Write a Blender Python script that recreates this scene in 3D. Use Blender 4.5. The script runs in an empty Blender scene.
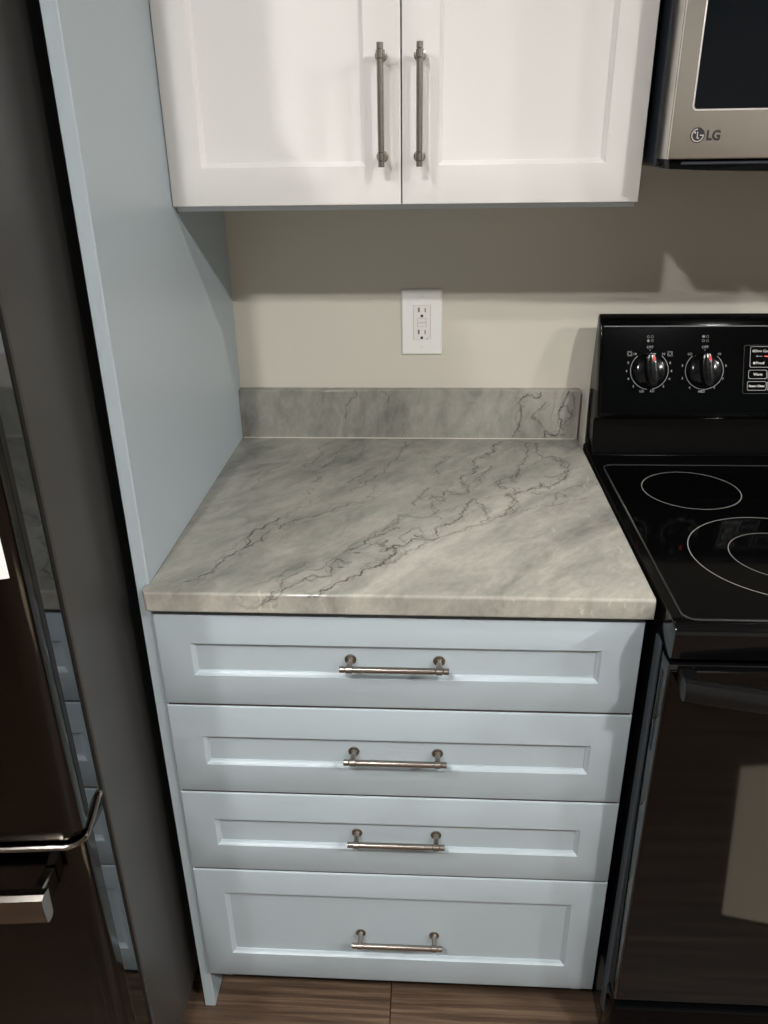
# kitchen corner: blue drawer cabinet, veined stone counter, fridge, range and microwave
CAM = dict(loc=(.3902, -1.5954, 1.4735), pitch=-24.8122, yaw=-3.4386, roll=-.8762, f=799.0)
WALLC = (209, 203, 190); BLUEC = (171, 182, 188); WHITEC = (230, 227, 224)
ST1 = (120, 121, 115); ST2 = (156, 155, 146); ST3 = (182, 179, 168); ST4 = (210, 200, 189)
FL1 = (48, 38, 31); FL2 = (86, 69, 56); FL3 = (130, 110, 90); FLOC = (-.774, .68, 0)
LIGHTS = ((1.42, -2.03, 800), (-.1, -2.15, 760), (2.65, -2.05, 800), (-.58, -1.75, 460), (2.65, -1.3, 900)); LR = .045
LCOL = (1, .985, .962, 1); EXPO = 1.18
VT = "0.8 48,30 65,39 81,59 89,92 99,114 110,132 121,149 135,160 138,193;0.4 138,193 149,209 172,233 181,238;0.9 110,132 108,170 113,200 128,212 142,232 146,244;0.5 146,244 160,265 174,284;0.25 111,117 110,85 100,72 96,59;0.35 1,209 15,225 23,237;0.25 30,270 39,270 35,291;0.25 -9,156 -1,186;0.3 76,365 87,430 104,467 114,500 130,582;0.3 39,15 44,27 54,36;0.7 160,-17 167,-15 175,-5 181,8;0.3 129,-16 143,-21 158,-22;0.3 133,-3 134,-16;0.35 148,240 160,277 180,285 190,319 206,343;0.7 154,203 160,220 172,238 192,249 214,263 231,275 245,294 256,305;0.35 256,305 277,317 295,386;0.45 187,601 179,558 171,507 157,468;0.6 197,488 189,469;0.8 193,423 188,408 182,401;0.45 184,371 180,343;0.3 167,375 181,371 189,359;0.4 236,601 219,580 210,558 208,513 210,498;0.4 258,602 259,575 255,549;0.55 244,398 253,411 263,429 274,447 286,466;0.35 263,429 264,403 253,373;0.5 344,620 345,587 334,535 316,495 307,462 295,430 283,408 266,377 252,352;0.5 282,337 298,329;0.5 377,331 370,315 369,296;0.6 378,253 363,256 342,263 344,245 330,224 321,201 310,194 305,177;0.5 378,215 359,195 348,182 345,175;0.6 170,-14 177,-6 186,7 189,42 195,48 219,71 249,100 265,124;0.3 155,29 181,52 198,70 216,93;1.0 180,50 184,54;0.7 164,-16 179,-9 191,13 202,22 215,37 218,46 225,58 234,50 254,53 251,68 253,94 256,104 266,97 275,91;0.6 218,46 227,37 234,48;0.9 229,-2 243,-1 245,6 258,22 274,39 296,57 318,86 326,102 341,122 343,139 338,150 328,132 329,142 349,150;0.5 324,89 336,99 350,113;0.8 265,124 277,138 294,159 306,177 325,193 346,210;0.9 278,124 289,126;0.7 303,150 313,160 324,146 320,160 329,167;0.6 306,177 318,192 324,208 333,223 346,235;0.7 261,80 268,80;0.35 132,-20 140,-23 158,-20;0.3 218,14 223,3 229,-2;0.6 164,-18 158,-20;0.9 322,83 326,100 336,112 344,127 341,139 336,142 339,151 354,148 360,157;0.5 360,157 351,170 345,176 356,192 373,212;0.9 360,157 365,170 373,175 386,171 399,171 407,177 405,200 413,220 428,230 444,252 451,280 458,299 471,330;1.0 370,186 377,180 383,177 380,186;0.6 322,83 334,95 352,118 374,139 388,158 410,181 430,194 451,208 472,225 488,244 506,257 519,265 535,277 546,297;0.5 316,185 323,204 330,228 341,242 345,256 342,263 357,257 378,250 396,258 414,247;0.65 396,258 402,265 397,290 397,309 393,328 399,340 412,332 418,344 420,357 434,357 447,345 460,361 458,378 454,412;0.8 396,336 405,325 412,317 418,333 409,340 402,332;0.55 391,376 382,352 372,324 368,297;0.35 402,265 420,280 442,299 471,330;0.7 471,330 483,307 482,292 487,278 488,244;0.5 476,299 482,292 489,285;0.3 471,330 497,338 526,348;0.9 526,348 535,343 537,327 529,297 519,265;0.8 526,348 542,351 552,363;0.7 520,413 516,387 528,375 545,380 553,376;0.7 318,147 323,156 330,166;0.6 318,156 326,147;0.5 328,135 335,144;0.4 378,226 386,171;0.5 386,158 387,177;0.4 321,100 329,106 333,124;0.8 537,613 521,590 519,563 509,545 503,552 511,538 498,527 479,516 478,492 485,475 474,462 461,436 450,426 455,395 461,368 453,348 439,345 432,359 420,359 416,339;0.6 436,537 424,508 405,477;0.7 407,460 413,438;0.6 515,482 507,472 498,456 490,433 487,408 477,386;0.4 485,475 495,475;0.4 480,447 491,448;0.5 392,364 380,349 375,324;0.6 396,344 401,333 410,330 417,339;0.4 477,386 470,363 461,363;0.4 521,412 516,393 519,381;0.5 571,623 591,614 611,619 623,614;0.5 576,618 600,605 616,610;0.7 591,614 588,568 585,533 577,508 563,487 555,451 540,428 532,432 520,409 517,384 527,375 541,379 531,356 527,346 535,339 535,324;0.7 610,614 606,577 609,542 612,531 625,536 637,536 645,530 646,513 656,509 655,485 651,469 643,453 632,441 619,430 605,430;0.7 631,538 640,513 647,501 647,473;0.9 653,465 644,445 640,426 628,411 615,397 604,378 594,385 591,403 589,378 574,378 564,364 547,356 538,346 527,346;0.7 626,415 640,436 643,427;0.3 650,461 663,469 691,486;0.7 540,428 540,413 545,406 550,402;0.8 559,452 553,436 540,424;0.35 701,417 664,394 637,376 616,361 587,330;0.4 618,361 610,325;0.4 618,361 628,351 629,334;0.6 572,360 582,350 588,357;0.6 510,486 510,474 499,458 489,435 487,405;0.7 491,523 504,545 519,563 521,590 535,604 536,622;0.3 612,525 598,508 580,484 572,460;0.4 509,257 531,273 556,286 596,303 638,327 665,339;0.5 596,303 609,331 618,358 629,336;0.7 509,257 524,277 534,312 534,342 527,356;0.4 531,273 543,295 550,325;0.3 609,367 649,391 688,408"
VB = "0.2 467,76 480,77 491,70 489,40;0.2 430,76 434,70;0.8 614,101 616,92 610,87 600,93 588,95 579,87 571,78 578,66 579,50 577,36 577,28 569,16 563,4;0.6 629,79 618,65 604,55 600,46 608,43 604,51;0.45 608,43 620,30 629,18 630,4;0.9 630,4 629,18 637,11 650,6 659,13 661,30 655,47 656,63 662,76 669,93 671,102;0.8 641,8 654,5 668,10;0.6 682,101 682,83 681,60 679,47 669,38 663,30 668,20;0.3 646,101 643,83 643,63 640,46;0.7 673,60 680,55 670,73;0.5 241,102 240,89 228,79 220,69 220,43;0.5 295,102 305,94 307,76;0.3 339,33 341,14 336,1;0.3 177,94 165,63"
LT = "1.0 683,435 677,409 670,376;1.0 678,153 676,136;0.8 653,266 653,256;0.8 589,220 591,201;0.8 506,-2 508,-9;1.0 597,-14 601,-24 598,-20;1.0 637,-3 635,-11;0.8 655,-6 657,-13;0.7 613,-18 614,-25;0.6 571,-21 575,-27;0.6 681,-9 680,-22;0.8 160,-3 161,-14 158,-26;0.9 175,-14 180,-26;0.6 246,-3 248,-14 250,-27;0.5 280,-22 281,-27;0.8 159,10 162,-5 158,-26;0.8 175,-14 179,-27;0.5 37,-4 32,-18"
import bpy, bmesh, math, random
import numpy as np
from mathutils import Vector, Matrix
S = bpy.context.scene
COL = S.collection
PI = math.pi
random.seed(7)

def srgb(r, g, b):
    f = lambda c: (c/255/12.92) if c/255 <= .04045 else ((c/255+.055)/1.055)**2.4
    return (f(r), f(g), f(b), 1)

# ------------------------------------------------------------------ materials
def mat(name, color, rough=.5, metal=0, spec=.5, bump=None, coat=0, emit=None):
    m = bpy.data.materials.new(name); m.use_nodes = True
    nt = m.node_tree; p = nt.nodes['Principled BSDF']
    p.inputs['Base Color'].default_value = color
    p.inputs['Roughness'].default_value = rough
    p.inputs['Metallic'].default_value = metal
    p.inputs['Specular IOR Level'].default_value = spec
    p.inputs['Coat Weight'].default_value = coat
    p.inputs['Coat Roughness'].default_value = .04
    if emit:
        p.inputs['Emission Color'].default_value = emit[0]
        p.inputs['Emission Strength'].default_value = emit[1]
    if bump:
        sc, st = bump
        tc = nt.nodes.new('ShaderNodeTexCoord'); n = nt.nodes.new('ShaderNodeTexNoise')
        n.inputs['Scale'].default_value = sc; n.inputs['Detail'].default_value = 3
        b = nt.nodes.new('ShaderNodeBump'); b.inputs['Strength'].default_value = st
        b.inputs['Distance'].default_value = .001
        nt.links.new(tc.outputs['Object'], n.inputs['Vector'])
        nt.links.new(n.outputs['Fac'], b.inputs['Height'])
        nt.links.new(b.outputs['Normal'], p.inputs['Normal'])
    return m

M = {}
M['wall'] = mat('wall_paint', srgb(*WALLC), .7, spec=.3, bump=(350, .12))
M['far_wall'] = mat('far_wall_paint', srgb(112, 110, 106), .8, spec=.2)
M['rear_wall'] = mat('rear_wall_paint', srgb(168, 164, 156), .8, spec=.2)
M['ceiling'] = mat('ceiling_paint', srgb(165, 164, 160), .9, spec=.1)
M['blue'] = mat('blue_cabinet_paint', srgb(*BLUEC), .36, spec=.45, bump=(260, .05))
M['white'] = mat('white_cabinet_paint', srgb(*WHITEC), .34, spec=.45, bump=(260, .05))
M['plate'] = mat('white_plastic', srgb(240, 238, 234), .3)
M['device'] = mat('device_plastic', srgb(234, 230, 226), .3)
M['slot'] = mat('dark_slot', srgb(30, 28, 26), .6)
M['slotgrey'] = mat('grey_slot', srgb(120, 112, 104), .6)
M['pull'] = mat('brushed_bronze_nickel', srgb(164, 156, 148), .27, metal=1)
M['pulldark'] = M['pull']
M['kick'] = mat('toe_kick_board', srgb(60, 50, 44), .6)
M['carcass'] = mat('carcass_edge', srgb(206, 214, 220), .45)
M['black_enamel'] = mat('black_enamel', srgb(5, 5, 6), .09, spec=.15)
M['black_side'] = mat('black_gloss_side', srgb(9, 9, 10), .09, spec=.9)
M['cooktop_enamel'] = mat('cooktop_enamel', srgb(8, 8, 9), .1, spec=.5)
M['bead'] = mat('grey_bead', srgb(46, 46, 46), .12, spec=.8)
M['black_glass'] = mat('black_glass', srgb(5, 5, 6), .07, spec=.3)
M['oven_glass'] = mat('oven_glass', srgb(5, 5, 5), .05, spec=.36)
M['black_plastic'] = mat('black_plastic', srgb(6, 7, 8), .1, spec=.1)
M['black_matte'] = mat('black_matte', srgb(10, 10, 11), .7, spec=.2)
M['knob'] = mat('knob_plastic', srgb(10, 10, 12), .16, spec=.35)
M['ring'] = mat('ring_print', srgb(150, 150, 146), .3)
M['print'] = mat('white_print', srgb(190, 190, 186), .5)
M['printgrey'] = mat('grey_print', srgb(120, 122, 122), .5)
M['red'] = mat('red_print', srgb(212, 62, 44), .5)
M['steel_black'] = mat('black_stainless', srgb(68, 66, 64), .12, metal=1)
M['steel_edge'] = mat('black_stainless_edge', srgb(112, 116, 120), .05, metal=1)
M['fridge_side'] = mat('dark_grey_steel_side', srgb(62, 60, 58), .38, metal=0, spec=.6)
M['handle_black'] = mat('handle_black', srgb(12, 12, 13), .33, spec=.35)
M['side_metal'] = mat('reflection_and_border_grey', srgb(66, 72, 77), .3)
M['gasket'] = mat('gasket_rubber', srgb(10, 11, 14), .6)
M['chrome'] = mat('satin_chrome', srgb(146, 140, 134), .16, metal=1)
M['glasswin'] = mat('microwave_glass', srgb(8, 13, 18), .06, spec=.12)
M['rim'] = mat('bright_rim', srgb(238, 230, 228), .35, metal=1)
M['mw_black'] = mat('microwave_black', srgb(44, 48, 56), .35)
M['logo'] = mat('logo_grey', srgb(34, 34, 40), .4)
M['paper'] = mat('paper_white', srgb(236, 230, 228), .6)
M['tan'] = mat('tan_board', srgb(240, 226, 200), .7, spec=.2, bump=(60, .2))
M['caulk'] = mat('clear_caulk', srgb(196, 190, 176), .12)
M['lamp'] = mat('lamp_diffuser', (1, 1, 1, 1), .5)

def brushed(name, color, rough, axis=0, var=.1):
    m = mat(name, color, rough, metal=1); nt = m.node_tree; p = nt.nodes['Principled BSDF']
    tc = nt.nodes.new('ShaderNodeTexCoord'); mp = nt.nodes.new('ShaderNodeMapping')
    sc = [900, 900, 900]; sc[axis] = 12; mp.inputs['Scale'].default_value = sc
    n = nt.nodes.new('ShaderNodeTexNoise'); n.inputs['Scale'].default_value = 1; n.inputs['Detail'].default_value = 2
    mr = nt.nodes.new('ShaderNodeMapRange'); mr.inputs['To Min'].default_value = rough-var; mr.inputs['To Max'].default_value = rough+var
    nt.links.new(tc.outputs['Object'], mp.inputs['Vector']); nt.links.new(mp.outputs['Vector'], n.inputs['Vector'])
    nt.links.new(n.outputs['Fac'], mr.inputs['Value']); nt.links.new(mr.outputs['Result'], p.inputs['Roughness'])
    b = nt.nodes.new('ShaderNodeBump'); b.inputs['Strength'].default_value = .015; b.inputs['Distance'].default_value = .0005
    nt.links.new(n.outputs['Fac'], b.inputs['Height']); nt.links.new(b.outputs['Normal'], p.inputs['Normal'])
    return m
M['steel'] = brushed('brushed_stainless', srgb(214, 210, 204), .24, 0, .05)

def stone_mat(name, up):
    """grey quartzite: cloudy noise streaked along the diagonal, veins from a colour attribute"""
    m = bpy.data.materials.new(name); m.use_nodes = True; nt = m.node_tree; N = nt.nodes; L = nt.links
    p = N['Principled BSDF']; p.inputs['Roughness'].default_value = .1
    p.inputs['Specular IOR Level'].default_value = .5
    tc = N.new('ShaderNodeTexCoord')
    mp = N.new('ShaderNodeMapping'); L.new(tc.outputs['Object'], mp.inputs['Vector'])
    mp.vector_type = 'TEXTURE'
    if up: mp.inputs['Rotation'].default_value = (0, math.radians(14), 0); mp.inputs['Scale'].default_value = (.5, 1, 1.1)
    else: mp.inputs['Rotation'].default_value = (0, 0, math.radians(50)); mp.inputs['Scale'].default_value = (1.25, .55, 1)
    def noise(scale, detail, dist=0, rough=.55, w=None):
        n = N.new('ShaderNodeTexNoise'); n.inputs['Scale'].default_value = scale; n.inputs['Detail'].default_value = detail
        n.inputs['Roughness'].default_value = rough; n.inputs['Distortion'].default_value = dist
        L.new(mp.outputs['Vector'], n.inputs['Vector']); return n
    def ramp(src, stops):
        r = N.new('ShaderNodeValToRGB'); e = r.color_ramp.elements
        e[0].position, e[0].color = stops[0]; e[1].position, e[1].color = stops[-1]
        for q, c in stops[1:-1]:
            k = e.new(q); k.color = c
        L.new(src, r.inputs['Fac']); return r
    def mix(a, b, f, mode='MIX'):
        x = N.new('ShaderNodeMix'); x.data_type = 'RGBA'; x.blend_type = mode
        for s, v in ((0, f), (6, a), (7, b)):
            if isinstance(v, (int, float, tuple)): x.inputs[s].default_value = v
            else: L.new(v, x.inputs[s])
        return x.outputs[2]
    big = noise(5.5, 6, .7)
    c1 = ramp(big.outputs['Fac'], [(.3, srgb(*ST1)), (.5, srgb(*ST2)), (.72, srgb(*ST3))])
    cloud = noise(15, 7, 1.0, .62)
    c2 = ramp(cloud.outputs['Fac'], [(.35, (0, 0, 0, 1)), (.75, (1, 1, 1, 1))])
    v = mix(c1.outputs['Color'], srgb(*ST4), N.new('ShaderNodeMath').outputs[0])
    mm = v.node.inputs[0].links[0].from_node; mm.operation = 'MULTIPLY'; mm.inputs[1].default_value = .45
    L.new(c2.outputs['Color'], mm.inputs[0])
    fine = noise(90, 6, .4, .7)
    fr = ramp(fine.outputs['Fac'], [(.3, (.86, .86, .86, 1)), (.7, (1.1, 1.1, 1.1, 1))])
    v = mix(v, fr.outputs['Color'], .8, 'MULTIPLY')
    at = N.new('ShaderNodeAttribute'); at.attribute_name = 'vein'
    sp = N.new('ShaderNodeSeparateColor'); L.new(at.outputs['Color'], sp.inputs[0])
    # blue channel: grey upper against paler lower field; on the splash, painted shade
    v = mix(v, (.66, .67, .665, 1), sp.outputs[2], 'MULTIPLY')
    v = mix(v, srgb(44, 43, 40), sp.outputs[0])
    v = mix(v, srgb(226, 220, 206), sp.outputs[1])
    L.new(v, p.inputs['Base Color'])
    return m
M['stone'] = stone_mat('quartzite_counter', False)
M['stone_up'] = stone_mat('quartzite_splash', True)

def floor_mat():
    m = bpy.data.materials.new('plank_floor'); m.use_nodes = True; nt = m.node_tree; N = nt.nodes; L = nt.links
    p = N['Principled BSDF']; p.inputs['Roughness'].default_value = .42; p.inputs['Specular IOR Level'].default_value = .35
    tc = N.new('ShaderNodeTexCoord')
    mp = N.new('ShaderNodeMapping'); mp.inputs['Location'].default_value = FLOC
    L.new(tc.outputs['Object'], mp.inputs['Vector'])
    br = N.new('ShaderNodeTexBrick'); br.offset = .37; br.inputs['Scale'].default_value = 1
    br.inputs['Brick Width'].default_value = 1.2; br.inputs['Row Height'].default_value = .19
    br.inputs['Mortar Size'].default_value = .0012; br.inputs['Mortar Smooth'].default_value = .1
    br.inputs['Color1'].default_value = (.0, .0, .0, 1); br.inputs['Color2'].default_value = (1, 1, 1, 1)
    br.inputs['Mortar'].default_value = (.5, .5, .5, 1)
    L.new(mp.outputs['Vector'], br.inputs['Vector'])
    mp2 = N.new('ShaderNodeMapping'); mp2.inputs['Scale'].default_value = (1.3, 48, 1); L.new(mp.outputs['Vector'], mp2.inputs['Vector'])
    add = N.new('ShaderNodeVectorMath'); add.operation = 'ADD'; L.new(mp2.outputs['Vector'], add.inputs[0])
    sc = N.new('ShaderNodeVectorMath'); sc.operation = 'SCALE'; sc.inputs['Scale'].default_value = 13
    L.new(br.outputs['Color'], sc.inputs[0]); L.new(sc.outputs[0], add.inputs[1])
    n = N.new('ShaderNodeTexNoise'); n.inputs['Scale'].default_value = 1.6; n.inputs['Detail'].default_value = 9; n.inputs['Roughness'].default_value = .68
    n.inputs['Distortion'].default_value = .35
    L.new(add.outputs[0], n.inputs['Vector'])
    r = N.new('ShaderNodeValToRGB'); e = r.color_ramp.elements
    e[0].position = .28; e[0].color = srgb(*FL1); e[1].position = .74; e[1].color = srgb(*FL3)
    k = e.new(.5); k.color = srgb(*FL2)
    L.new(n.outputs['Fac'], r.inputs['Fac'])
    x = N.new('ShaderNodeMix'); x.data_type = 'RGBA'; L.new(br.outputs['Fac'], x.inputs[0]); L.new(r.outputs['Color'], x.inputs[6])
    x.inputs[7].default_value = srgb(38, 28, 22)
    L.new(x.outputs[2], p.inputs['Base Color'])
    b = N.new('ShaderNodeBump'); b.inputs['Strength'].default_value = .25; b.inputs['Distance'].default_value = .001
    L.new(n.outputs['Fac'], b.inputs['Height']); L.new(b.outputs['Normal'], p.inputs['Normal'])
    return m
M['floor'] = floor_mat()

# ------------------------------------------------------------------ helpers
def smooth(me, ang=35):
    me.polygons.foreach_set('use_smooth', [True]*len(me.polygons))
    try: me.set_sharp_from_angle(angle=math.radians(ang))
    except Exception: pass

def origin(o):
    v = Vector((0, 0, 0))
    while o: v += o.location; o = o.parent
    return v

def obj(name, bm, m, parent=None, sm=True, label=None):
    """links bm (given in world coordinates) as ONE mesh object"""
    bmesh.ops.recalc_face_normals(bm, faces=bm.faces)
    if parent is not None: bmesh.ops.translate(bm, verts=bm.verts, vec=-origin(parent))
    me = bpy.data.meshes.new(name); bm.to_mesh(me); bm.free()
    me.materials.append(M[m] if isinstance(m, str) else m)
    if sm: smooth(me)
    o = bpy.data.objects.new(name, me); COL.objects.link(o); o.parent = parent
    if label: o['label'] = label
    return o

def tag(o, label, cat, group=None):
    o['label'] = label; o['category'] = cat
    if group: o['group'] = group
    return o

def thing(name, label, cat, loc=(0, 0, 0), group=None):
    o = bpy.data.objects.new(name, None); COL.objects.link(o); o.location = loc
    o.empty_display_size = .05
    return tag(o, label, cat, group)

def struct(name, bm, m):
    o = obj(name, bm, m, sm=False); o['kind'] = 'structure'; return o

def NB(): return bmesh.new()

def box(bm, x0, x1, y0, y1, z0, z1, bev=0, seg=2):
    vs = [bm.verts.new((x, y, z)) for x in (x0, x1) for y in (y0, y1) for z in (z0, z1)]
    fs = [(0, 1, 3, 2), (4, 6, 7, 5), (0, 4, 5, 1), (2, 3, 7, 6), (0, 2, 6, 4), (1, 5, 7, 3)]
    faces = [bm.faces.new([vs[i] for i in f]) for f in fs]
    if bev:
        es = {e for f in faces for e in f.edges}
        bmesh.ops.bevel(bm, geom=list(es), offset=bev, segments=seg, profile=.5, affect='EDGES')
    return bm

def bx(*a, **k): return box(NB(), *a, **k)

def tube(bm, pts, r, n=16, caps=True, flat=(1, 1)):
    """swept round (or flattened) bar through pts"""
    pts = [Vector(p) for p in pts]; rings = []
    rr = r if isinstance(r, (list, tuple)) else [r]*len(pts)
    for i, p in enumerate(pts):
        a = pts[max(i-1, 0)]; b = pts[min(i+1, len(pts)-1)]; t = (b-a).normalized()
        up = Vector((0, 0, 1)) if abs(t.z) < .95 else Vector((0, 1, 0))
        s = t.cross(up).normalized(); u = s.cross(t).normalized()
        rings.append([bm.verts.new(p+s*math.cos(2*PI*k/n)*rr[i]*flat[0]+u*math.sin(2*PI*k/n)*rr[i]*flat[1]) for k in range(n)])
    for A, B in zip(rings, rings[1:]):
        for k in range(n): bm.faces.new((A[k], A[(k+1) % n], B[(k+1) % n], B[k]))
    if caps: bm.faces.new(rings[0]); bm.faces.new(rings[-1])
    return bm

def lathe(bm, prof, axis=(0, 0, 1), at=(0, 0, 0), n=40):
    """prof: (radius, height) along axis, from at"""
    ax = Vector(axis).normalized(); h = Vector((1, 0, 0)) if abs(ax.x) < .9 else Vector((0, 1, 0))
    s = ax.cross(h).normalized(); u = ax.cross(s)
    at = Vector(at); rings = []
    for r, z in prof:
        if r < 1e-6: rings.append([bm.verts.new(at+ax*z)])
        else: rings.append([bm.verts.new(at+ax*z+(s*math.cos(2*PI*k/n)+u*math.sin(2*PI*k/n))*r) for k in range(n)])
    for A, B in zip(rings, rings[1:]):
        for k in range(n):
            q = [A[k % len(A)], A[(k+1) % len(A)], B[(k+1) % len(B)], B[k % len(B)]]
            q = list(dict.fromkeys(q))
            if len(q) > 2: bm.faces.new(q)
    return bm

def prism(bm, poly, axis, a, b, bev=0):
    """extrude polygon poly (2-d) along axis from a to b"""
    def P(u, v, w):
        return {'x': (w, u, v), 'y': (u, w, v), 'z': (u, v, w)}[axis]
    A = [bm.verts.new(P(u, v, a)) for u, v in poly]; B = [bm.verts.new(P(u, v, b)) for u, v in poly]
    n = len(poly); fs = [bm.faces.new(A), bm.faces.new(B)]
    for i in range(n): fs.append(bm.faces.new((A[i], A[(i+1) % n], B[(i+1) % n], B[i])))
    if bev:
        es = list({e for f in fs[:2] for e in f.edges})
        bmesh.ops.bevel(bm, geom=es, offset=bev, segments=2, profile=.5, affect='EDGES')
    return bm

def ring_flat(bm, c, r0, r1, z, n=96):
    A = [bm.verts.new((c[0]+r0*math.cos(2*PI*k/n), c[1]+r0*math.sin(2*PI*k/n), z)) for k in range(n)]
    B = [bm.verts.new((c[0]+r1*math.cos(2*PI*k/n), c[1]+r1*math.sin(2*PI*k/n), z)) for k in range(n)]
    for k in range(n): bm.faces.new((A[k], A[(k+1) % n], B[(k+1) % n], B[k]))
    return bm

def shaker(x0, x1, z0, z1, yf, th, ix0, ix1, iz0, iz1):
    """shaker front facing -y: frame face at yf, bevelled step down to a flat panel"""
    bm = NB()
    R = lambda a, b, c, d, y: [bm.verts.new(p) for p in ((a, y, c), (b, y, c), (b, y, d), (a, y, d))]
    e = .0012; w = .0056
    rings = [R(x0, x1, z0, z1, yf+th), R(x0, x1, z0, z1, yf+e), R(x0+e*.35, x1-e*.35, z0+e*.35, z1-e*.35, yf+e*.35), R(x0+e, x1-e, z0+e, z1-e, yf),
             R(ix0, ix1, iz0, iz1, yf), R(ix0+.0006, ix1-.0006, iz0+.0006, iz1-.0006, yf+.0014), R(ix0+w, ix1-w, iz0+w, iz1-w, yf+.0052),
             R(ix0+w+.0003, ix1-w-.0003, iz0+w+.0003, iz1-w-.0003, yf+.0075)]
    for A, B in zip(rings, rings[1:]):
        for k in range(4): bm.faces.new((A[k], A[(k+1) % 4], B[(k+1) % 4], B[k]))
    bm.faces.new(rings[0]); bm.faces.new(rings[-1])
    return bm

def pull(cx, y, cz, vertical):
    """bar pull 128 mm between posts: base discs, posts, collars, slim bar with end caps"""
    bm = NB(); h = .064; out = .031 if vertical else .0258
    ax = Vector((0, 0, 1)) if vertical else Vector((1, 0, 0))
    c = Vector((cx, y, cz))
    for s in (-1, 1):
        p = c+ax*h*s
        lathe(bm, [(0, -.0005), (.0084, -.0005), (.0087, .0004), (.0085, .0017), (.0072, .0021), (.0048, .0026), (.0043, .0034), (.0042, .006), (.0042, out)], (0, -1, 0), p, 28)
    q = c+Vector((0, -out, 0))
    prof = []
    L = .0775
    for s0, s1, r in ((-L, -L+.0078, .0047), (-L+.0078, -L+.0088, .0040), (-L+.0088, -L+.0185, .0056), (-L+.0185, -L+.0195, .0043), (-L+.0195, L-.0195, .0047),
                      (L-.0195, L-.0185, .0043), (L-.0185, L-.0088, .0056), (L-.0088, L-.0078, .0040), (L-.0078, L, .0047)):
        prof += [(r-.0003, s0), (r, s0+.0003), (r, s1-.0003), (r-.0003, s1)]
    prof = [(0, -L)]+prof+[(0, L)]
    lathe(bm, prof, ax, q, 24)
    return bm

def text_bm(s, size, M4, bm=None, bold=0, xs=1):
    """lettering as flat mesh; M4 places the local XY plane in the world; centred"""
    cu = bpy.data.curves.new('t', 'FONT'); cu.body = s; cu.size = size; cu.align_x = 'CENTER'; cu.align_y = 'CENTER'
    cu.offset = bold; cu.resolution_u = 3; cu.extrude = .00008
    o = bpy.data.objects.new('t', cu); COL.objects.link(o)
    dg = bpy.context.evaluated_depsgraph_get(); me = bpy.data.meshes.new_from_object(o.evaluated_get(dg))
    bpy.data.objects.remove(o); bpy.data.curves.remove(cu)
    me.transform(M4 @ Matrix.Diagonal((xs, 1, 1, 1)))
    bm = bm or NB(); bm.from_mesh(me); bpy.data.meshes.remove(me)
    return bm

# ------------------------------------------------------------------ room
struct('floor', bx(-1.8, 3.4, -3.8, .1, -.1, 0), 'floor')
struct('ceiling', bx(-1.8, 3.4, -3.8, .1, 2.44, 2.54), 'ceiling')
struct('wall_back', bx(-1.8, 3.4, 0, .1, 0, 2.44), 'wall')
struct('wall_left', bx(-1.9, -1.8, -3.8, .1, 0, 2.44), 'far_wall')
struct('wall_right', bx(3.4, 3.5, -3.8, .1, 0, 2.44), 'far_wall')
struct('wall_front', bx(-1.8, 3.4, -3.9, -3.8, 0, 2.44), 'rear_wall')

bm = shaker(1.66, 2.12, .01, 2.10, 0, .03, 1.76, 2.02, .30, 1.95)
for v in bm.verts: v.co.y = -3.770-v.co.y                    # white panelled door added behind the camera for the steel to reflect
struct('reflector_door', bm, 'white')

# ------------------------------------------------------------------ tall side panel of the fridge bay
o = obj('side_panel', bx(-.019, 0, -.638, -.0005, 0, 2.3, .0009, 1), 'blue')
tag(o, 'tall pale blue side panel standing between the fridge and the counter', 'panel')

# ------------------------------------------------------------------ base cabinet with four drawers
W = .6905; YF = -.647
cab = thing('base_cabinet', 'pale blue base cabinet with four drawers under the stone counter', 'cabinet', (.345, -.3, 0))
bm = NB(); box(bm, .001, .690, -.629, -.002, .1065, .8815); box(bm, .001, .019, -.575, -.002, 0, .108); box(bm, .672, .690, -.575, -.002, 0, .108)
obj('carcass', bm, 'blue', cab, sm=False)
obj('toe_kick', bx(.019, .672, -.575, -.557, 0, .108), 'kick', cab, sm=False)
for z0, z1, i0, i1, pz in ((.7155, .8730, .768, .824, .8025), (.5445, .7125, .599, .6545, .634), (.3735, .5415, .4275, .4845, .4665), (.1055, .3705, .1645, .3165, .232)):
    d = obj('drawer', shaker(.002, W, z0-.0004, z1-.0022, YF, .0195, .0505, .6365, i0-.0012, i1-.0012), 'blue', cab)
    obj('handle', pull(.345, YF+.0072, pz-(1.4735-pz)/.946*.0092, False), 'pull', d, label='brushed nickel bar handle')

bm = NB()  # dark strips added in the drawer gaps in place of their shade
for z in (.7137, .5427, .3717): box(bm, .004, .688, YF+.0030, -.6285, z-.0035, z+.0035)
obj('gap_shade_strip', bm, 'kick', cab, sm=False)

# ------------------------------------------------------------------ stone counter and splash
def parse(s):
    out = []
    for t in s.split(';'):
        a = t.split(); out.append((float(a[0]), [tuple(int(v)/1000 for v in q.split(',')) for q in a[1:]]))
    return out

def jag(pts, rng, amp=.10):
    """fractal jitter so that the traced veins crackle"""
    P = [np.array(p, float) for p in pts]
    for lv in range(4):
        Q = [P[0]]
        for a, b in zip(P, P[1:]):
            d = b-a; l = np.hypot(*d)
            if l > .0022:
                n = np.array([-d[1], d[0]])/max(l, 1e-9)
                Q.append((a+b)/2+n*rng.normal()*l*amp*1.5)
            Q.append(b)
        P = Q
    return P

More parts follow.
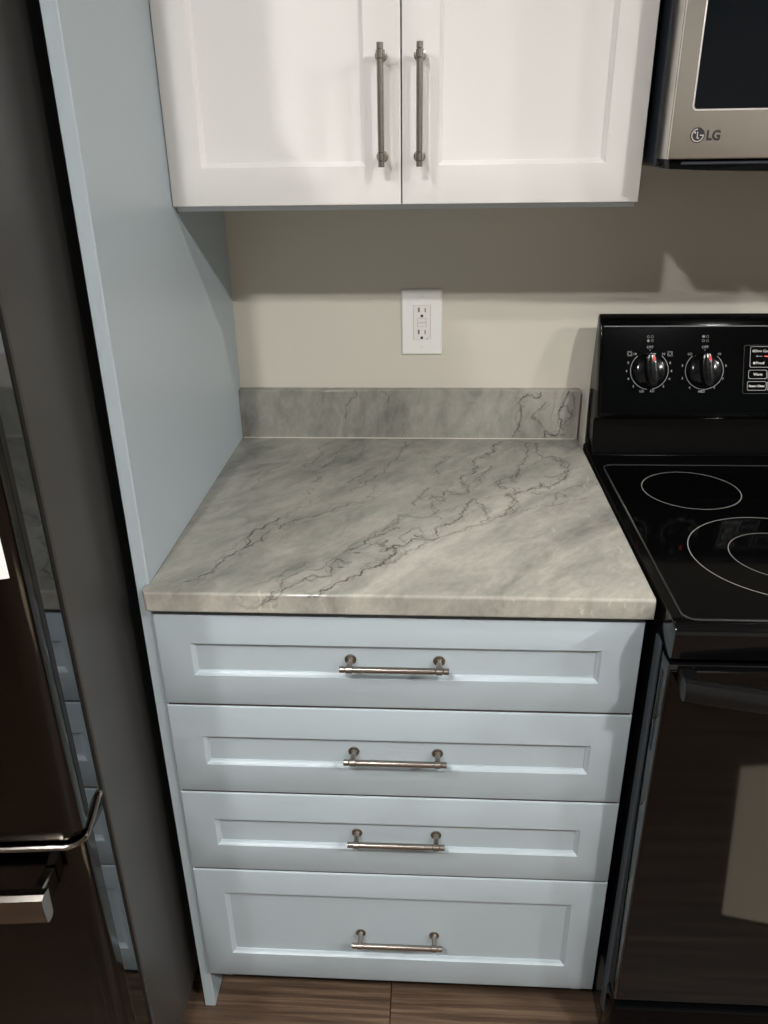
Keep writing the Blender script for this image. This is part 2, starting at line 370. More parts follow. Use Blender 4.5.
def rasterize(dark, light, xs, ss, seed):
    rng = np.random.default_rng(seed)
    R = np.zeros((len(xs), len(ss))); G = np.zeros_like(R)
    # faint hairlines that run alongside the stronger veins
    hair = [(w*.38, [(p[0]+rng.normal()*.006, p[1]+rng.normal()*.006) for p in pts]) for w, pts in dark if w > .55 for _ in (0, 1)]
    for lines, T, wid in ((dark+hair, R, .0009), (light, G, .0006)):
        for w, pts in lines:
            P = jag(pts, rng)
            ln = 0
            ph = rng.uniform(0, 6)
            for a, b in zip(P, P[1:]):
                l = np.hypot(*(b-a)); n = max(2, int(l/.0005))
                for t in np.linspace(0, 1, n, endpoint=False):
                    p = a+(b-a)*t; ln += l/n
                    m = w*(.78+.22*math.sin(ln*160+ph)+.12*math.sin(ln*611+ph*2))
                    sg = wid*(.75+.5*w)
                    i0, i1 = np.searchsorted(xs, (p[0]-.003, p[0]+.003)); j0, j1 = np.searchsorted(ss, (p[1]-.003, p[1]+.003))
                    if i1 > i0 and j1 > j0:
                        g = np.exp(-((xs[i0:i1, None]-p[0])**2+(ss[None, j0:j1]-p[1])**2)/(2*sg*sg))*m
                        T[i0:i1, j0:j1] = np.maximum(T[i0:i1, j0:j1], g)
    return np.clip(R, 0, 1), np.clip(G, 0, 1)

def slab(name, xs, prof, ss, dark, light, m, seed, tone, corner=None, parent=None):
    """prof: list of (y, z) along arc positions ss; first visible rows carry the vein attribute; closed at the back"""
    R, G = rasterize(dark, light, xs, ss, seed)
    nx, ns = len(xs), len(ss)
    X = np.repeat(xs[:, None], ns, 1); Y = np.tile(np.array([p[0] for p in prof]), (nx, 1)); Z = np.tile(np.array([p[1] for p in prof]), (nx, 1))
    if corner:
        x0, r = corner                                   # rounded vertical corner, slab laps a little over the panel front
        off = r-np.sqrt(np.maximum(r*r-np.clip(x0+r-X, 0, r)**2, 0))
        Y = np.maximum(Y, -.659+off)
        X = np.where(Y > -.6392, np.maximum(X, .0004), X)
    V = np.stack([X, Y, Z], -1).reshape(-1, 3)
    idx = np.arange(nx*ns).reshape(nx, ns)
    F = np.stack([idx[:-1, :-1], idx[1:, :-1], idx[1:, 1:], idx[:-1, 1:]], -1).reshape(-1, 4)
    faces = F.tolist()
    faces.append(idx[0, :].tolist()); faces.append(idx[-1, ::-1].tolist())       # ends
    faces.append([int(idx[0, 0]), int(idx[0, -1]), int(idx[-1, -1]), int(idx[-1, 0])])  # hidden back/underside
    me = bpy.data.meshes.new(name); me.from_pydata(V.tolist(), [], faces); me.update()
    at = me.color_attributes.new('vein', 'FLOAT_COLOR', 'POINT')
    C = np.ones((nx*ns, 4), np.float32); C[:, 0] = np.clip(R.ravel()*1.05, 0, 1); C[:, 1] = G.ravel()*.5; C[:, 2] = tone(X, ss[None, :]*np.ones_like(X)).ravel()
    at.data.foreach_set('color', C.ravel())
    me.materials.append(M[m]); smooth(me, 50)
    o = bpy.data.objects.new(name, me); COL.objects.link(o); o.parent = parent
    return o

XR = .696; st = .0013
xs = np.concatenate([[-.0046, -.0044, -.0040, -.0033, -.0024, -.0014], np.linspace(0, XR+.0004, int(XR/st))])
r = .004; zt = .914; yf = -.659; zb = .8825
prof = []; ss = []
prof.append((yf+.03, zb)); ss.append(-.0315-.03)
for k in range(3):
    a = -PI/2*(1-k/2)          # lower front edge
    prof.append((yf+.002-.002*math.cos(a), zb+.002+.002*math.sin(a))); ss.append(-.0315+.0005*k)
for z in np.arange(zb+.0033, zt-r-.0004, st): prof.append((yf, z)); ss.append(z-zt)
for k in range(6):
    a = k/5*PI/2
    prof.append((yf+r-r*math.cos(a), zt-r+r*math.sin(a))); ss.append(-r+2*r*k/5)
for y in np.arange(yf+r+st, -.002, st): prof.append((y, zt)); ss.append(y-yf)
prof.append((-.001, zt)); ss.append(.656)
prof.append((-.001, zb)); ss.append(.69)
ss = np.array(ss)
def tone_top(X, Sx):
    # boundary of the pale field: the long fine vein from lower left to right
    b = .075+(X-.27)*1.02
    t = np.clip((Sx-b)/.10+.3, 0, 1)
    t = np.where(Sx < 0, .25, t)
    return t*.85
cn = slab('countertop', xs, prof, ss, parse(VT), parse(LT), 'stone', 3, tone_top, corner=(-.0046, .007))
tag(cn, 'veined grey stone countertop on the pale blue base cabinet', 'countertop')

XB = .6945; zs = 1.0165; yb = -.0217; r = .0025
xs2 = np.arange(0, XB+st, st)*(XB/np.arange(0, XB+st, st)[-1])+.0004
prof = [(yb, .9145)]; sb = [.0005]
for z in np.arange(.9145+st, zs-r, st): prof.append((yb, z)); sb.append(z-.914)
for k in range(5):
    a = k/4*PI/2; prof.append((yb+r-r*math.cos(a), zs-r+r*math.sin(a))); sb.append(zs-r-.914+2*r*k/4)
for y in np.arange(yb+r+st, -.001, st*2): prof.append((y, zs)); sb.append(zs-.914+y-yb)
prof.append((-.0005, zs)); sb.append(.126); prof.append((-.0005, .9145)); sb.append(.2)
sp = slab('backsplash', xs2, prof, np.array(sb), parse(VB), [], 'stone_up', 5, lambda X, Sx: .95-.5*np.clip((X-.50)/.1, 0, 1))  # tone darkens the stone to paint in the cabinet's shadow
tag(sp, 'low grey stone backsplash strip along the wall behind the counter', 'backsplash')
obj('caulk_line', tube(NB(), [(.004, yb-.0006, .9148), (.35, yb-.0006, .9148), (.690, yb-.0006, .9148)], .0011, 8), 'caulk', sp)

# ------------------------------------------------------------------ upper cabinet
uc = thing('wall_cabinet', 'white two-door wall cabinet hung above the counter', 'cabinet', (.347, -.16, 1.386))
UT = 2.15
bm = NB(); box(bm, .001, .6935, -.303, -.001, 1.3812, UT, .0006, 1)
obj('carcass', bm, 'carcass', uc)
for x0, x1, i0, i1, hx in ((.001, .3462, .0505, .2945, .3195), (.3482, .6935, .4005, .641, .3735)):
    d = obj('door', shaker(x0, x1, 1.3895, UT, -.324, .0205, i0, i1, 1.4425, UT-.0525), 'white', uc)
    obj('handle', pull(hx, -.324, 1.519, True), 'pull', d, label='brushed nickel bar handle')

# ------------------------------------------------------------------ wall outlet
ol = thing('wall_outlet', 'white electrical outlet on the beige wall above the splash', 'outlet', (.3755, 0, 1.15))
ox, oz = .3752, 1.150
bm = NB()
# cover plate: frame round the device opening, with a soft raised edge
hw, hh, dw, dh = .0403, .0643, .0167, .0335
R = lambda a, b, y: [bm.verts.new((ox+s*a, y, oz+t*b)) for s, t in ((-1, -1), (1, -1), (1, 1), (-1, 1))]
rings = [R(hw, hh, -.0005), R(hw, hh, -.0025), R(hw-.0025, hh-.0025, -.0058), R(hw-.006, hh-.006, -.0064), R(dw+.0004, dh+.0004, -.0064), R(dw+.0004, dh+.0004, -.002)]
for A, B in zip(rings, rings[1:]):
    for k in range(4): bm.faces.new((A[k], A[(k+1) % 4], B[(k+1) % 4], B[k]))
obj('cover_plate', bm, 'plate', ol)
dv = obj('receptacle', bx(ox-dw, ox+dw, -.0072, -.001, oz-dh, oz+dh, .0006, 1), 'device', ol)
obj('surround_shadow_gap', bx(ox-dw-.0004, ox+dw+.0004, -.0022, -.0012, oz-dh-.0004, oz+dh+.0004), 'slot', ol)
for dz in (.0205, -.0225):
    obj('slot', bx(ox-.0078, ox-.0042, -.0074, -.0071, oz+dz, oz+dz+.009), 'slotgrey', dv)
    obj('slot', bx(ox+.0054, ox+.0076, -.0074, -.0071, oz+dz, oz+dz+.008), 'slotgrey', dv)
    gb = NB()
    prism(gb, [(ox-.0026, oz+dz-.0095), (ox+.0026, oz+dz-.0095), (ox+.0026, oz+dz-.0066), (ox+.0013, oz+dz-.0044), (ox-.0013, oz+dz-.0044), (ox-.0026, oz+dz-.0066)], 'y', -.00745, -.0071)
    obj('ground_hole', gb, 'slot', dv)
for a, b in ((.0015, .0085), (-.0075, -.0005)):
    obj('button_gap', bx(ox-.0086, ox+.0086, -.00735, -.0071, oz+a-.0004, oz+b+.0004), 'slotgrey', dv)
    obj('button', bx(ox-.0082, ox+.0082, -.0086, -.007, oz+a, oz+b, .0005, 1), 'device', dv)
for s in (-1, 1):
    bm = lathe(NB(), [(0, .0012), (.0022, .001), (.0032, 0)], (0, -1, 0), (ox, -.0064, oz+s*.0485), 20)
    obj('screw', bm, 'plate', ol)
Mf = Matrix(((1, 0, 0, 0), (0, 0, -1, 0), (0, 1, 0, 0), (0, 0, 0, 1)))       # local XY -> world XZ, facing -y
obj('led', bx(ox+.0098, ox+.0122, -.0074, -.0071, oz-.0322, oz-.031), 'slot', dv)

# ------------------------------------------------------------------ range
RX0, RX1 = .704, 1.459; RC = (RX0+RX1)/2
rg = thing('range', 'black freestanding electric range to the right of the counter', 'range', (RC, -.36, 0))
bm = NB(); box(bm, RX0+.001, RX1-.001, -.664, -.03, .03, .883, .002, 1)
for x in (RX0+.04, RX1-.04):
    for y in (-.62, -.08): lathe(bm, [(0, 0), (.018, 0), (.018, .006), (.010, .008), (.010, .035)], (0, 0, 1), (x, y, 0), 16)
obj('body', bm, 'black_side', rg)
# side flange between counter and oven door, grey painted for the drawers' reflection
obj('side_trim', bx(RX0-.0004, RX0+.004, -.6765, -.655, .09, .860, .001, 1), 'side_metal', rg)
# cooktop frame: side profile with rounded rolled nose, extruded in x
nose = [(-.045, .884), (-.045, .914), (-.150, .9145)]
nose += [(-.700, .9155)]
for k in range(7):
    a = PI/2*k/6; nose.append((-.712-.014*math.sin(a), .9015+.014*math.cos(a)))
nose += [(-.7235, .866), (-.719, .862), (-.668, .862), (-.664, .884)]
bm = prism(NB(), nose, 'x', RX0, RX1, .003)
ct = obj('cooktop', bm, 'cooktop_enamel', rg)
# glass plate with raised bead around it
g0, g1, gy0, gy1 = .7195, RX1-.0155, -.708, -.172
def rrect(x0, x1, y0, y1, r, n=8):
    out = []
    for cx, cy, a0 in ((x1-r, y1-r, 0), (x0+r, y1-r, PI/2), (x0+r, y0+r, PI), (x1-r, y0+r, 1.5*PI)):
        for k in range(n+1):
            a = a0+PI/2*k/n; out.append((cx+r*math.cos(a), cy+r*math.sin(a)))
    return out
gl = obj('cooktop_glass', prism(NB(), rrect(g0, g1, gy0, gy1, .016), 'z', .912, .9163), 'black_glass', ct)
bead = [(x, y, .9160) for x, y in rrect(g0-.001, g1+.001, gy0-.001, gy1+.001, .017)]
obj('glass_bead', tube(NB(), bead+[bead[0]], .0017, 8, False), 'bead', ct)
gz = .9166
for c, rad, w in (((.848, -.288), .082, .0007), ((.909, -.530), .130, .0007), ((.909, -.530), .073, .0005), ((1.300, -.300), .095, .0011), ((1.300, -.555), .078, .0011), ((1.085, -.270), .040, .0007)):
    obj('burner_ring', ring_flat(NB(), c, rad-w, rad+w, gz), 'ring', ct, sm=False)
# backguard: leaning console, extruded in x
bg = [(-.040, .9145), (-.045, 1.05), (-.055, 1.172), (-.060, 1.1765), (-.070, 1.1765), (-.080, 1.172), (-.0855, 1.161), (-.1425, 1.004), (-.141, .998), (-.130, .994), (-.112, .992), (-.104, .985), (-.1145, .921), (-.118, .9155)]
bgo = obj('backguard', prism(NB(), bg, 'x', RX0+.003, RX1-.003, .0035), 'black_enamel', rg)
# sloped console plane helpers: (x, u) with u measured down the slope
dv_ = Vector((0, -.057, -.157)).normalized(); nn = Vector((1, 0, 0)).cross(dv_).normalized()
if nn.y > 0: nn = -nn
P0 = Vector((0, -.085, 1.162))
def SP(x, u, h=0): return P0+Vector((x, 0, 0))+dv_*u+nn*h
def SM(x, u, h=.0004):
    p = SP(x, u, h); up = -dv_
    return Matrix(((1, up.x, nn.x, p.x), (0, up.y, nn.y, p.y), (0, up.z, nn.z, p.z), (0, 0, 0, 1)))
def quadbox(bm, x0, x1, u0, u1, h0=-.0005, h1=.0006):
    vs = [bm.verts.new(SP(x, u, h)) for x in (x0, x1) for u in (u0, u1) for h in (h0, h1)]
    for f in ((0, 1, 3, 2), (4, 6, 7, 5), (0, 4, 5, 1), (2, 3, 7, 6), (0, 2, 6, 4), (1, 5, 7, 3)): bm.faces.new([vs[i] for i in f])
    return bm
cp = obj('control_panel', quadbox(NB(), RX0+.009, RX1-.009, .004, .163, -.002, .0011), 'black_plastic', bgo, sm=False)
obj('panel_top_edge', tube(NB(), [SP(RX0+.009, .004, .0006), SP(RX1-.009, .004, .0006)], .0011, 8), 'chrome' if False else 'printgrey', bgo)
def arc(bm, x, u, r, a0, a1, w=.0006, n=60, h=.0014):
    """a0..a1 degrees clockwise from the top"""
    A = []; B = []
    for k in range(n+1):
        a = math.radians(a0+(a1-a0)*k/n)
        A.append(bm.verts.new(SP(x+(r-w)*math.sin(a), u-(r-w)*math.cos(a), h))); B.append(bm.verts.new(SP(x+(r+w)*math.sin(a), u-(r+w)*math.cos(a), h)))
    for k in range(n): bm.faces.new((A[k], A[k+1], B[k+1], B[k]))
H = .0014
def knob(x, u, dual, burner):
    bm = NB()
    marks = ([('HI', -.0270, -.030), ('8', -.0388, -.0138), ('6', -.0415, .001), ('4', -.0380, .0157), ('2', -.0285, .029), ('LO', -.0128, .0382), ('LO', .0064, .0376), ('2', .0265, .029), ('4', .0370, .0157), ('6', .0405, .001), ('8', .0375, -.0138), ('HI', .0252, -.030)] if dual else
             [('LO', -.0270, -.0300), ('3', -.0402, -.0086), ('3', -.0395, .0144), ('4', -.0257, .0314), ('MED', -.0035, .0386), ('6', .0195, .0314), ('7', .0342, .0155), ('8', .0388, -.0086), ('HI', .0264, -.0300)])
    for s, dx, du in marks: text_bm(s, .0062, SM(x+dx, u+du, H), bm, .0001)
    text_bm('OFF', .0070, SM(x, u-.0425, H), bm, .0001)
    a = [bm.verts.new(SP(x+p, u-.0368+q, H)) for p, q in ((-.0012, 0), (.0012, 0), (0, -.0022))]; bm.faces.new(a)
    if dual: arc(bm, x, u, .0345, -40, -175); arc(bm, x, u, .0345, 40, 170)
    else: arc(bm, x, u, .0345, -40, -320)
    for i, (p, q) in enumerate(((-.0036, -.0038), (.0036, -.0038), (-.0036, .0038), (.0036, .0038))):
        if i == burner: arc(bm, x+p, u-.058+q, .0013, 0, 360, .0013, 16)
        else: arc(bm, x+p, u-.058+q, .0022, 0, 360, .0003, 16)
    if dual:
        for s in (-1, 1):
            arc(bm, x+s*.0368, u-.0308, .0030, 0, 360, .0004, 12)
            quadbox(bm, x+s*.0368-.0045, x+s*.0368+.0045, u-.0353, u-.0347, .001, H); quadbox(bm, x+s*.0368-.0045, x+s*.0368+.0045, u-.0269, u-.0263, .001, H)
            quadbox(bm, x+s*.0368-.0045, x+s*.0368-.0039, u-.0353, u-.0263, .001, H); quadbox(bm, x+s*.0368+.0039, x+s*.0368+.0045, u-.0353, u-.0263, .001, H)
    obj('dial_markings', bm, 'printgrey', bgo, sm=False)
    # knob: skirted disc with a raised grip ridge
    bm = lathe(NB(), [(.0310, 0), (.0310, .003), (.0300, .0075), (.0275, .0105), (.0235, .0125), (0, .0135)], nn, SP(x, u, .001), 48)
    kb = obj('knob', bm, 'knob', bgo)
    bm = NB(); tilt = math.radians(-6)
    def KP(a, b, h):
        ca, sa = math.cos(tilt), math.sin(tilt)
        return SP(x+a*ca-b*sa, u+a*sa+b*ca, h)
    n = 14; rows = []
    for wf, h in ((1, .010), (.95, .020), (.8, .0245), (.5, .0262)):
        row = []
        for k in range(n+1):
            b = -.0288+.0576*k/n; ww = .0125*wf*(math.sqrt(max(1-(b/.0302)**2, .05))**.5)
            row.append((bm.verts.new(KP(-ww, b*(1-.06*(1-wf)), h)), bm.verts.new(KP(ww, b*(1-.06*(1-wf)), h))))
        rows.append(row)
    for A, B in zip(rows, rows[1:]):
        for k in range(n):
            bm.faces.new((A[k][0], A[k+1][0], B[k+1][0], B[k][0])); bm.faces.new((A[k][1], A[k+1][1], B[k+1][1], B[k][1]))
        bm.faces.new((A[0][0], A[0][1], B[0][1], B[0][0])); bm.faces.new((A[n][0], A[n][1], B[n][1], B[n][0]))
    for k in range(n): bm.faces.new((rows[-1][k][0], rows[-1][k+1][0], rows[-1][k+1][1], rows[-1][k][1]))
    obj('grip', bm, 'knob', kb)
    return kb, KP
def knob_full(x, u, dual, burner):
    kb, KP = knob(x, u, dual, burner)
    bm = NB(); vs = [bm.verts.new(KP(a, b, h)) for a in (.0015, .0060) for b in (-.0235, -.0150) for h in (.020, .0268)]
    for f in ((0, 1, 3, 2), (4, 6, 7, 5), (0, 4, 5, 1), (2, 3, 7, 6), (0, 2, 6, 4), (1, 5, 7, 3)): bm.faces.new([vs[i] for i in f])
    obj('pointer', bm, 'red', kb, sm=False, label='red pointer mark on the knob')
KX = []
# knob and its sub-parts must stay within three levels, so knobs hang under the range itself
bgo_save = bgo
knobs = ((.7985, .0848, True, 2), (.8985, .0848, False, 0), (1.272, .0848, False, 1), (1.372, .0848, True, 3))
bgo = rg
for a in knobs: knob_full(*a)
bgo = bgo_save
# touch pad with printed keys
bm = quadbox(NB(), .9685, 1.200, .0385, .1275, .0010, .0016)
kp = obj('key_pad', bm, 'black_glass', cp, sm=False)
bm = NB(); h = .0019
def frame(bm, x0, x1, u0, u1, w=.0003, r=.003):
    pts = rrect(x0, x1, u0, u1, r, 5); n = len(pts)
    inn = rrect(x0+w*2, x1-w*2, u0+w*2, u1-w*2, max(r-w, .0005), 5)
    A = [bm.verts.new(SP(p[0], p[1], h)) for p in pts]; B = [bm.verts.new(SP(p[0], p[1], h)) for p in inn]
    for k in range(n): bm.faces.new((A[k], A[(k+1) % n], B[(k+1) % n], B[k]))
frame(bm, .9800, 1.0480, .0410, .0792); frame(bm, .9785, 1.0115, .0838, .1000); frame(bm, .9770, 1.0115, .1047, .1212)
frame(bm, 1.0130, 1.0480, .0838, .1000); frame(bm, 1.0130, 1.0480, .1047, .1212)
frame(bm, 1.056, 1.130, .0450, .0760); frame(bm, 1.138, 1.190, .0450, .0790); frame(bm, 1.138, 1.190, .0838, .1212)
for s, x, u, z in (('Slow Cook', 1.0030, .0495, .0066), ('Proof', .9985, .0713, .0066), ('Warm', .9955, .0920, .0062), ('Steam Clean', .9940, .1132, .0056)):
    text_bm(s, z, SM(x, u, h), bm, .00018)
arc(bm, .9860, .0495, .0012, 0, 360, .0012, 12, h); arc(bm, .9880, .0713, .0012, 0, 360, .0012, 12, h)
quadbox(bm, .992, 1.0025, .0585, .0591, .0016, h)
a = [bm.verts.new(SP(p, q, h)) for p, q in ((.990, .0588), (.9935, .0576), (.9935, .0600))]; bm.faces.new(a)
obj('key_legend', bm, 'print', cp, sm=False, label='white key lettering')
b2 = NB(); _b = bm
frame(b2, .9688, 1.1998, .0388, .1272, .0002, .004); obj('pad_border', b2, 'side_metal', cp, sm=False)
obj('red_legend', quadbox(NB(), 1.0055, 1.0150, .0578, .0600, .0016, h), 'red', cp, sm=False, label='red key mark')
# oven door
dr = obj('oven_door', bx(RX0+.0005, RX1-.0005, -.7185, -.683, .184, .853, .003, 2), 'black_side', rg)
obj('door_glass', bx(RX0+.004, RX1-.004, -.7215, -.7175, .19, .845, .0012, 1), 'oven_glass', dr)
bm = NB(); pts = []; n = 28
for k in range(n+1):
    x = RX0+.012+(RX1-RX0-.024)*k/n; t = (x-RC)/((RX1-RX0)/2-.012)
    pts.append((x, -.750-.048*(1-t*t), .838))
prof_h = [(-.012, -.004), (-.011, .006), (-.007, .014), (0, .0165), (.006, .014), (.009, .006), (.009, -.010), (.004, -.0145), (-.005, -.0145), (-.0105, -.011)]
rings = [[bm.verts.new((p[0], p[1]+a, p[2]+b)) for a, b in prof_h] for p in pts]
for A, B in zip(rings, rings[1:]):
    for k in range(len(prof_h)): bm.faces.new((A[k], A[(k+1) % len(prof_h)], B[(k+1) % len(prof_h)], B[k]))
bm.faces.new(rings[0]); bm.faces.new(rings[-1])
for x0, x1 in ((RX0+.013, RX0+.034), (RX1-.034, RX1-.013)):
    box(bm, x0, x1, -.760, -.7205, .826, .850, .002, 1)
obj('handle', bm, 'handle_black', dr)
bm = NB()
for k in range(22): box(bm, RX0+.0001, RX0+.0008, -.707, -.696, .70+k*.0062, .7022+k*.0062)
obj('vent_slots', bm, 'black_matte', dr, sm=False)
obj('storage_drawer', bx(RX0+.001, RX1-.001, -.716, -.668, .035, .166, .004, 2), 'black_enamel', rg)
obj('drawer_lip', bx(RX0+.003, RX1-.003, -.719, -.70, .160, .168, .002, 1), 'black_plastic', rg)

# ------------------------------------------------------------------ microwave above the range
X0, X1 = .706, 1.462; MT = 1.87
mw = thing('microwave', 'stainless over-the-range microwave at the top right', 'microwave', ((X0+X1)/2, -.2, 1.43))
obj('body', bx(X0-.001, X1, -.3435, -.001, 1.437, MT, .003, 1), 'mw_black', mw)
md = obj('door', bx(X0, X1-.15, -.410, -.3450, 1.4475, MT-.03, .0022, 2), 'steel', mw)
obj('seam', bx(X0-.0003, X0+.0006, -.4045, -.4037, 1.449, MT-.032), 'black_matte', md)
obj('control_column', bx(X1-.149, X1, -.410, -.3450, 1.4475, MT-.03, .0022, 2), 'glasswin', mw)
obj('vent_grille', bx(X0+.001, X1-.001, -.405, -.3450, MT-.028, MT, .002, 1), 'mw_black', mw)
wx0, wx1, wz0, wz1 = .7312, 1.215, 1.5075, 1.80
obj('window_rim', prism(NB(), rrect(wx0-.002, wx1+.002, wz0-.002, wz1+.002, .006), 'y', -.4108, -.409), 'rim', md)
obj('window', prism(NB(), rrect(wx0, wx1, wz0, wz1, .0045), 'y', -.4113, -.409), 'glasswin', md)
bm = NB(); pts = [(1.262, -.452, 1.50), (1.262, -.455, 1.60), (1.262, -.455, 1.72), (1.262, -.452, 1.82)]
tube(bm, pts, .010, 16); box(bm, 1.254, 1.270, -.452, -.409, 1.515, 1.535, .002, 1); box(bm, 1.254, 1.270, -.452, -.409, 1.785, 1.805, .002, 1)
obj('handle', bm, 'steel', md)
# underside: curved lamp and filter tray hanging just below the door
under = []
for k in range(15):
    t = k/14; under.append((X0+.006+(X1-X0-.012)*t, 1.4355-.006*math.sin(PI*t)**.6))
poly = [(x, z) for x, z in under]+[(X1-.004, 1.4465), (X0+.004, 1.4465)]
obj('underside_tray', prism(NB(), poly, 'y', -.400, -.345, .0015), 'black_plastic', mw)
obj('underside_lip', bx(X0+.02, X1-.02, -.4045, -.400, 1.4405, 1.4445, .001, 1), 'mw_black', mw)
# logo: round badge and lettering
bm = NB(); lx, lz = .7405, 1.4765; yl = -.4104
def disc(bm, x, z, r, y0, y1, n=40):
    return prism(bm, [(x+r*math.cos(2*PI*k/n), z+r*math.sin(2*PI*k/n)) for k in range(n)], 'y', y0, y1)
disc(bm, lx, lz, .0093, yl-.0006, yl+.001)
obj('badge', bm, 'logo', md, sm=False)
bm = NB(); y = yl-.0009
def strip(pts, w=.0006):
    for (a, b), (c, d) in zip(pts, pts[1:]):
        v = Vector((c-a, d-b)); v.normalize(); nx_, nz_ = -v.y*w, v.x*w
        f = [bm.verts.new((p, y, q)) for p, q in ((a+nx_, b+nz_), (a-nx_, b-nz_), (c-nx_, d-nz_), (c+nx_, d+nz_))]; bm.faces.new(f)
strip([(lx+.0074*math.sin(math.radians(a)), lz+.0074*math.cos(math.radians(a))) for a in range(-5, -276, -9)])
strip([(lx+.0074, lz), (lx+.0028, lz)]); strip([(lx-.0004, lz+.0042), (lx-.0004, lz-.0034), (lx+.0022, lz-.0034)])
for k in range(1): disc(bm, lx-.0036, lz+.0032, .0011, y-.0001, y+.0002, 16)
obj('badge_mark', bm, 'rim', md, sm=False)
Mt = Mf.copy(); Mt.translation = Vector((.7612, yl-.0002, 1.4755))
obj('lettering', text_bm('LG', .0165, Mt, None, .0006, .92), 'logo', md, sm=False)

# ------------------------------------------------------------------ refrigerator
FX = -.045; FL = -.957; FC = (FX+FL)/2
fr = thing('refrigerator', 'black stainless refrigerator at the left beside the blue panel', 'refrigerator', (FC, -.4, 0))
bm = NB(); box(bm, FL, FX, -.7890, -.03, .03, 1.76, .002, 1)
for x in (FL+.05, FX-.05):
    for y in (-.75, -.09): lathe(bm, [(0, 0), (.02, 0), (.02, .008), (.011, .01), (.011, .035)], (0, 0, 1), (x, y, 0), 16)
obj('body', bm, 'fridge_side', fr)
bm = NB(); box(bm, FL+.008, FX-.006, -.8035, -.788, .06, 1.75)
obj('gasket', bm, 'gasket', fr, sm=False)
def front_y(x, off=0):
    t = (x-FC)/((FX-FL)/2); return -.872-.022*(1-t*t)-off
def plan(xa, xb, ra, rb, off=0, n=14):
    """door outline in plan: flat back, bowed front, rounded vertical corners at xa (left) and xb (right)"""
    yb_ = -.8030; out = [(xa, yb_), (xb, yb_)]
    def corner(x, r, sgn):
        pts = []
        ye = front_y(x-sgn*r, off)
        for k in range(9):
            a = PI/2*k/8; pts.append((x-sgn*r+sgn*r*math.cos(a), ye+(r*.85)-(r*.85)*math.sin(a)))
        return pts
    out += corner(xb, rb, 1)
    for k in range(1, n): x = xb-rb+(xa+ra-xb+rb)*k/n; out.append((x, front_y(x, off)))
    out += list(reversed(corner(xa, ra, -1)))
    return out
for xa, xb, ra, rb in ((FL, FC-.002, .026, .008), (FC+.002, FX, .008, .026)):
    d = obj('door', prism(NB(), plan(xa, xb, ra, rb), 'z', .6765, 1.755, .002), 'steel_black', fr)
    s = 1 if xb == FX else -1; xe = FX if s == 1 else FL
    a, b = sorted((xe-s*.002, xe+s*.0004))
    obj('side_plate', bx(a, b, -.8385, -.804, .700, 1.74, .0003, 1), 'steel_edge', d)
    obj('side_seam', bx(min(xe-s*.002, xe+s*.0006), max(xe-s*.002, xe+s*.0006), -.8480, -.8400, .690, 1.75), 'gasket', d)
    hx = FC+s*.05; bm = NB(); tube(bm, [(hx, front_y(hx)-.052, .85), (hx, front_y(hx)-.055, 1.2), (hx, front_y(hx)-.052, 1.6)], .012, 16)
    for z in (.88, 1.57): box(bm, hx-.009, hx+.009, front_y(hx)-.05, front_y(hx)+.002, z-.012, z+.012, .002, 1)
    obj('handle', bm, 'chrome', d)
fz = obj('freezer_drawer', prism(NB(), plan(FL, FX, .026, .026, .002), 'z', .07, .6675, .002), 'steel_black', fr)
for s, xe in ((1, FX), (-1, FL)):
    obj('side_plate', bx(min(xe-s*.002, xe+s*.0004), max(xe-s*.002, xe+s*.0004), -.840, -.803, .08, .660, .0003, 1), 'steel_edge', fz)
# bright lip that wraps the top edge of the freezer drawer and climbs along its sides
pl = plan(FL, FX, .026, .026, .004); path = [(x, y, .6685) for x, y in pl[2:]]
path = [(FX+.0005, -.803, .689), (FX+.0005, -.812, .688), (FX+.0005, -.830, .677)]+path+[(FL-.0005, -.830, .677), (FL-.0005, -.812, .688), (FL-.0005, -.803, .689)]
obj('top_lip', tube(NB(), path, .0042, 10), 'chrome', fz)
# freezer handle: bowed bar with brackets
bm = NB(); rings = []
for k in range(31):
    x = -.078+(FL+.033+.078)*k/30; y = front_y(x)-.046
    rings.append([bm.verts.new((x, y+a, .6145+b)) for a, b in ((.010, .020), (-.002, .0225), (-.0085, .019), (-.010, .010), (-.008, -.019), (-.004, -.0225), (.004, -.0225), (.008, -.018))])
for A, B in zip(rings, rings[1:]):
    for k in range(8): bm.faces.new((A[k], A[(k+1) % 8], B[(k+1) % 8], B[k]))
bm.faces.new(rings[0]); bm.faces.new(rings[-1])
for x0 in (-.098, FL+.038): box(bm, x0, x0+.014, front_y(x0)-.042, front_y(x0)-.0015, .600, .634, .002, 1)
obj('handle', bm, 'chrome', fz)
# sheet of paper on the fridge door, follows the bow
bm = NB(); rows = []
for k in range(17):
    x = -.0560-.20*(k/16)**1.5
    y = front_y(x)-.0008
    if x > FX-.026:                                          # where the door rounds towards its side
        c = (x-(FX-.026))/.026; y = front_y(FX-.026)+.0221-.0221*math.sqrt(1-c*c)-.0008
    rows.append([bm.verts.new((x, y-h_, z)) for z, h_ in ((1.056, 0), (1.056, .0006), (1.34, .0006), (1.34, 0))])
for A, B in zip(rows, rows[1:]):
    for k in range(4): bm.faces.new((A[k], A[(k+1) % 4], B[(k+1) % 4], B[k]))
bm.faces.new(rows[0]); bm.faces.new(rows[-1])
tag(obj('paper_sheet', bm, 'paper'), 'white paper stuck on the refrigerator door at the left edge of the photo', 'paper')

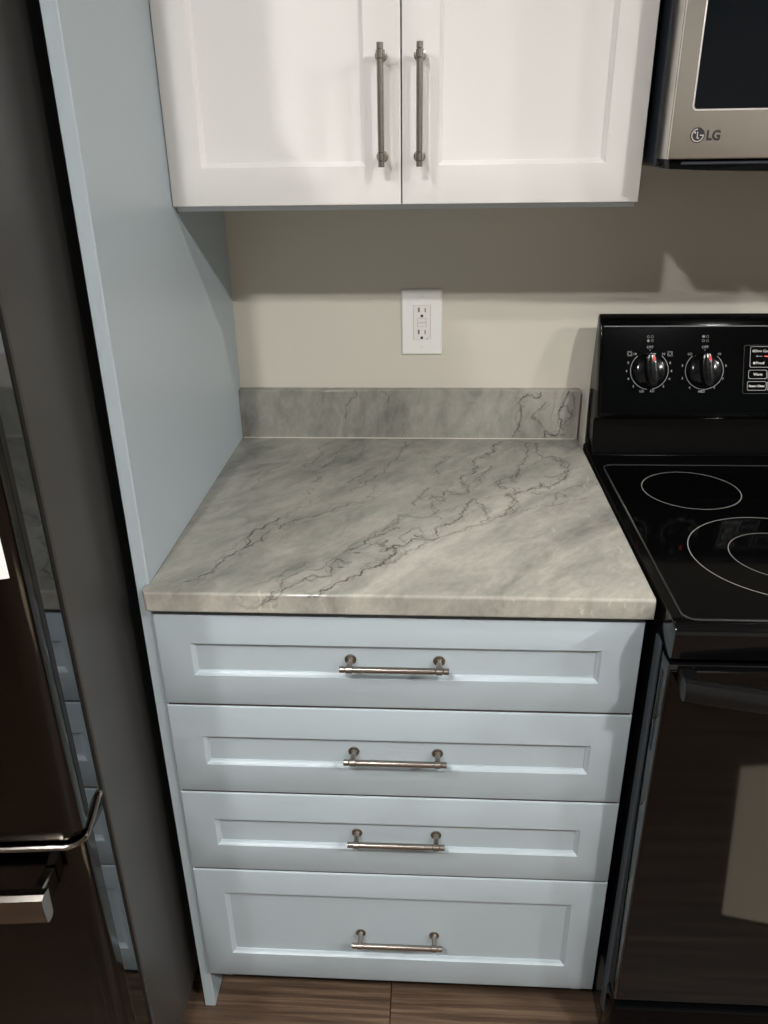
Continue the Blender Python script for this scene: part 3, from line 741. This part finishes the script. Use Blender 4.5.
# ------------------------------------------------------------------ tan board on the floor, mirrored in the oven door
bm = prism(NB(), [(1.01, -1.04), (1.20, -1.48), (1.62, -1.53), (1.56, -.93)], 'z', .0005, .006)
tag(obj('tan_board', bm, 'tan', sm=False), 'tan board on the floor, mirrored in the black oven door', 'board')

# ------------------------------------------------------------------ recessed lights
for i, (x, y, pw) in enumerate(LIGHTS):
    t = thing('recessed_light', 'white round ceiling light outside the frame, set flush above the kitchen floor', 'light', (x, y, 2.44), 'recessed ceiling lights')
    bm = lathe(NB(), [(LR, -.0005), (LR+.001, .006), (LR+.018, .003), (LR+.022, .0005), (LR+.022, -.0005)], (0, 0, -1), (x, y, 2.44), 40)
    obj('trim_ring', bm, 'plate', t)
    mm = mat('lamp_%d' % i, (1, 1, 1, 1), .5, emit=(LCOL, pw))
    bm = lathe(NB(), [(0, .003), (LR, .003), (LR, .0005), (0, .0005)], (0, 0, -1), (x, y, 2.44), 40)
    obj('diffuser', bm, mm, t)

w = bpy.data.worlds.new('world'); S.world = w; w.use_nodes = True
w.node_tree.nodes['Background'].inputs[0].default_value = (.9, .95, 1, 1); w.node_tree.nodes['Background'].inputs[1].default_value = .005

# ------------------------------------------------------------------ camera
def cam():
    p, yw, rl = map(math.radians, (CAM['pitch'], CAM['yaw'], CAM['roll']))
    F = Vector((math.sin(yw)*math.cos(p), math.cos(yw)*math.cos(p), math.sin(p)))
    Rt = Vector((math.cos(yw), -math.sin(yw), 0)); U = Rt.cross(F)
    R2 = math.cos(rl)*Rt+math.sin(rl)*U; U2 = -math.sin(rl)*Rt+math.cos(rl)*U
    c = bpy.data.cameras.new('camera'); o = bpy.data.objects.new('camera', c); COL.objects.link(o)
    m = Matrix((R2, U2, -F)).transposed().to_4x4(); m.translation = Vector(CAM['loc'])
    o.matrix_world = m
    c.sensor_fit = 'HORIZONTAL'; c.sensor_width = 36; c.lens = CAM['f']/768*36; c.clip_start = .02
    S.camera = o
cam()
S.view_settings.view_transform = 'Standard'; S.view_settings.look = 'None'
S.view_settings.gamma = 1; S.view_settings.use_curve_mapping = False
S.view_settings.exposure = EXPO
S.cycles.max_bounces = 10; S.cycles.sample_clamp_indirect = 6
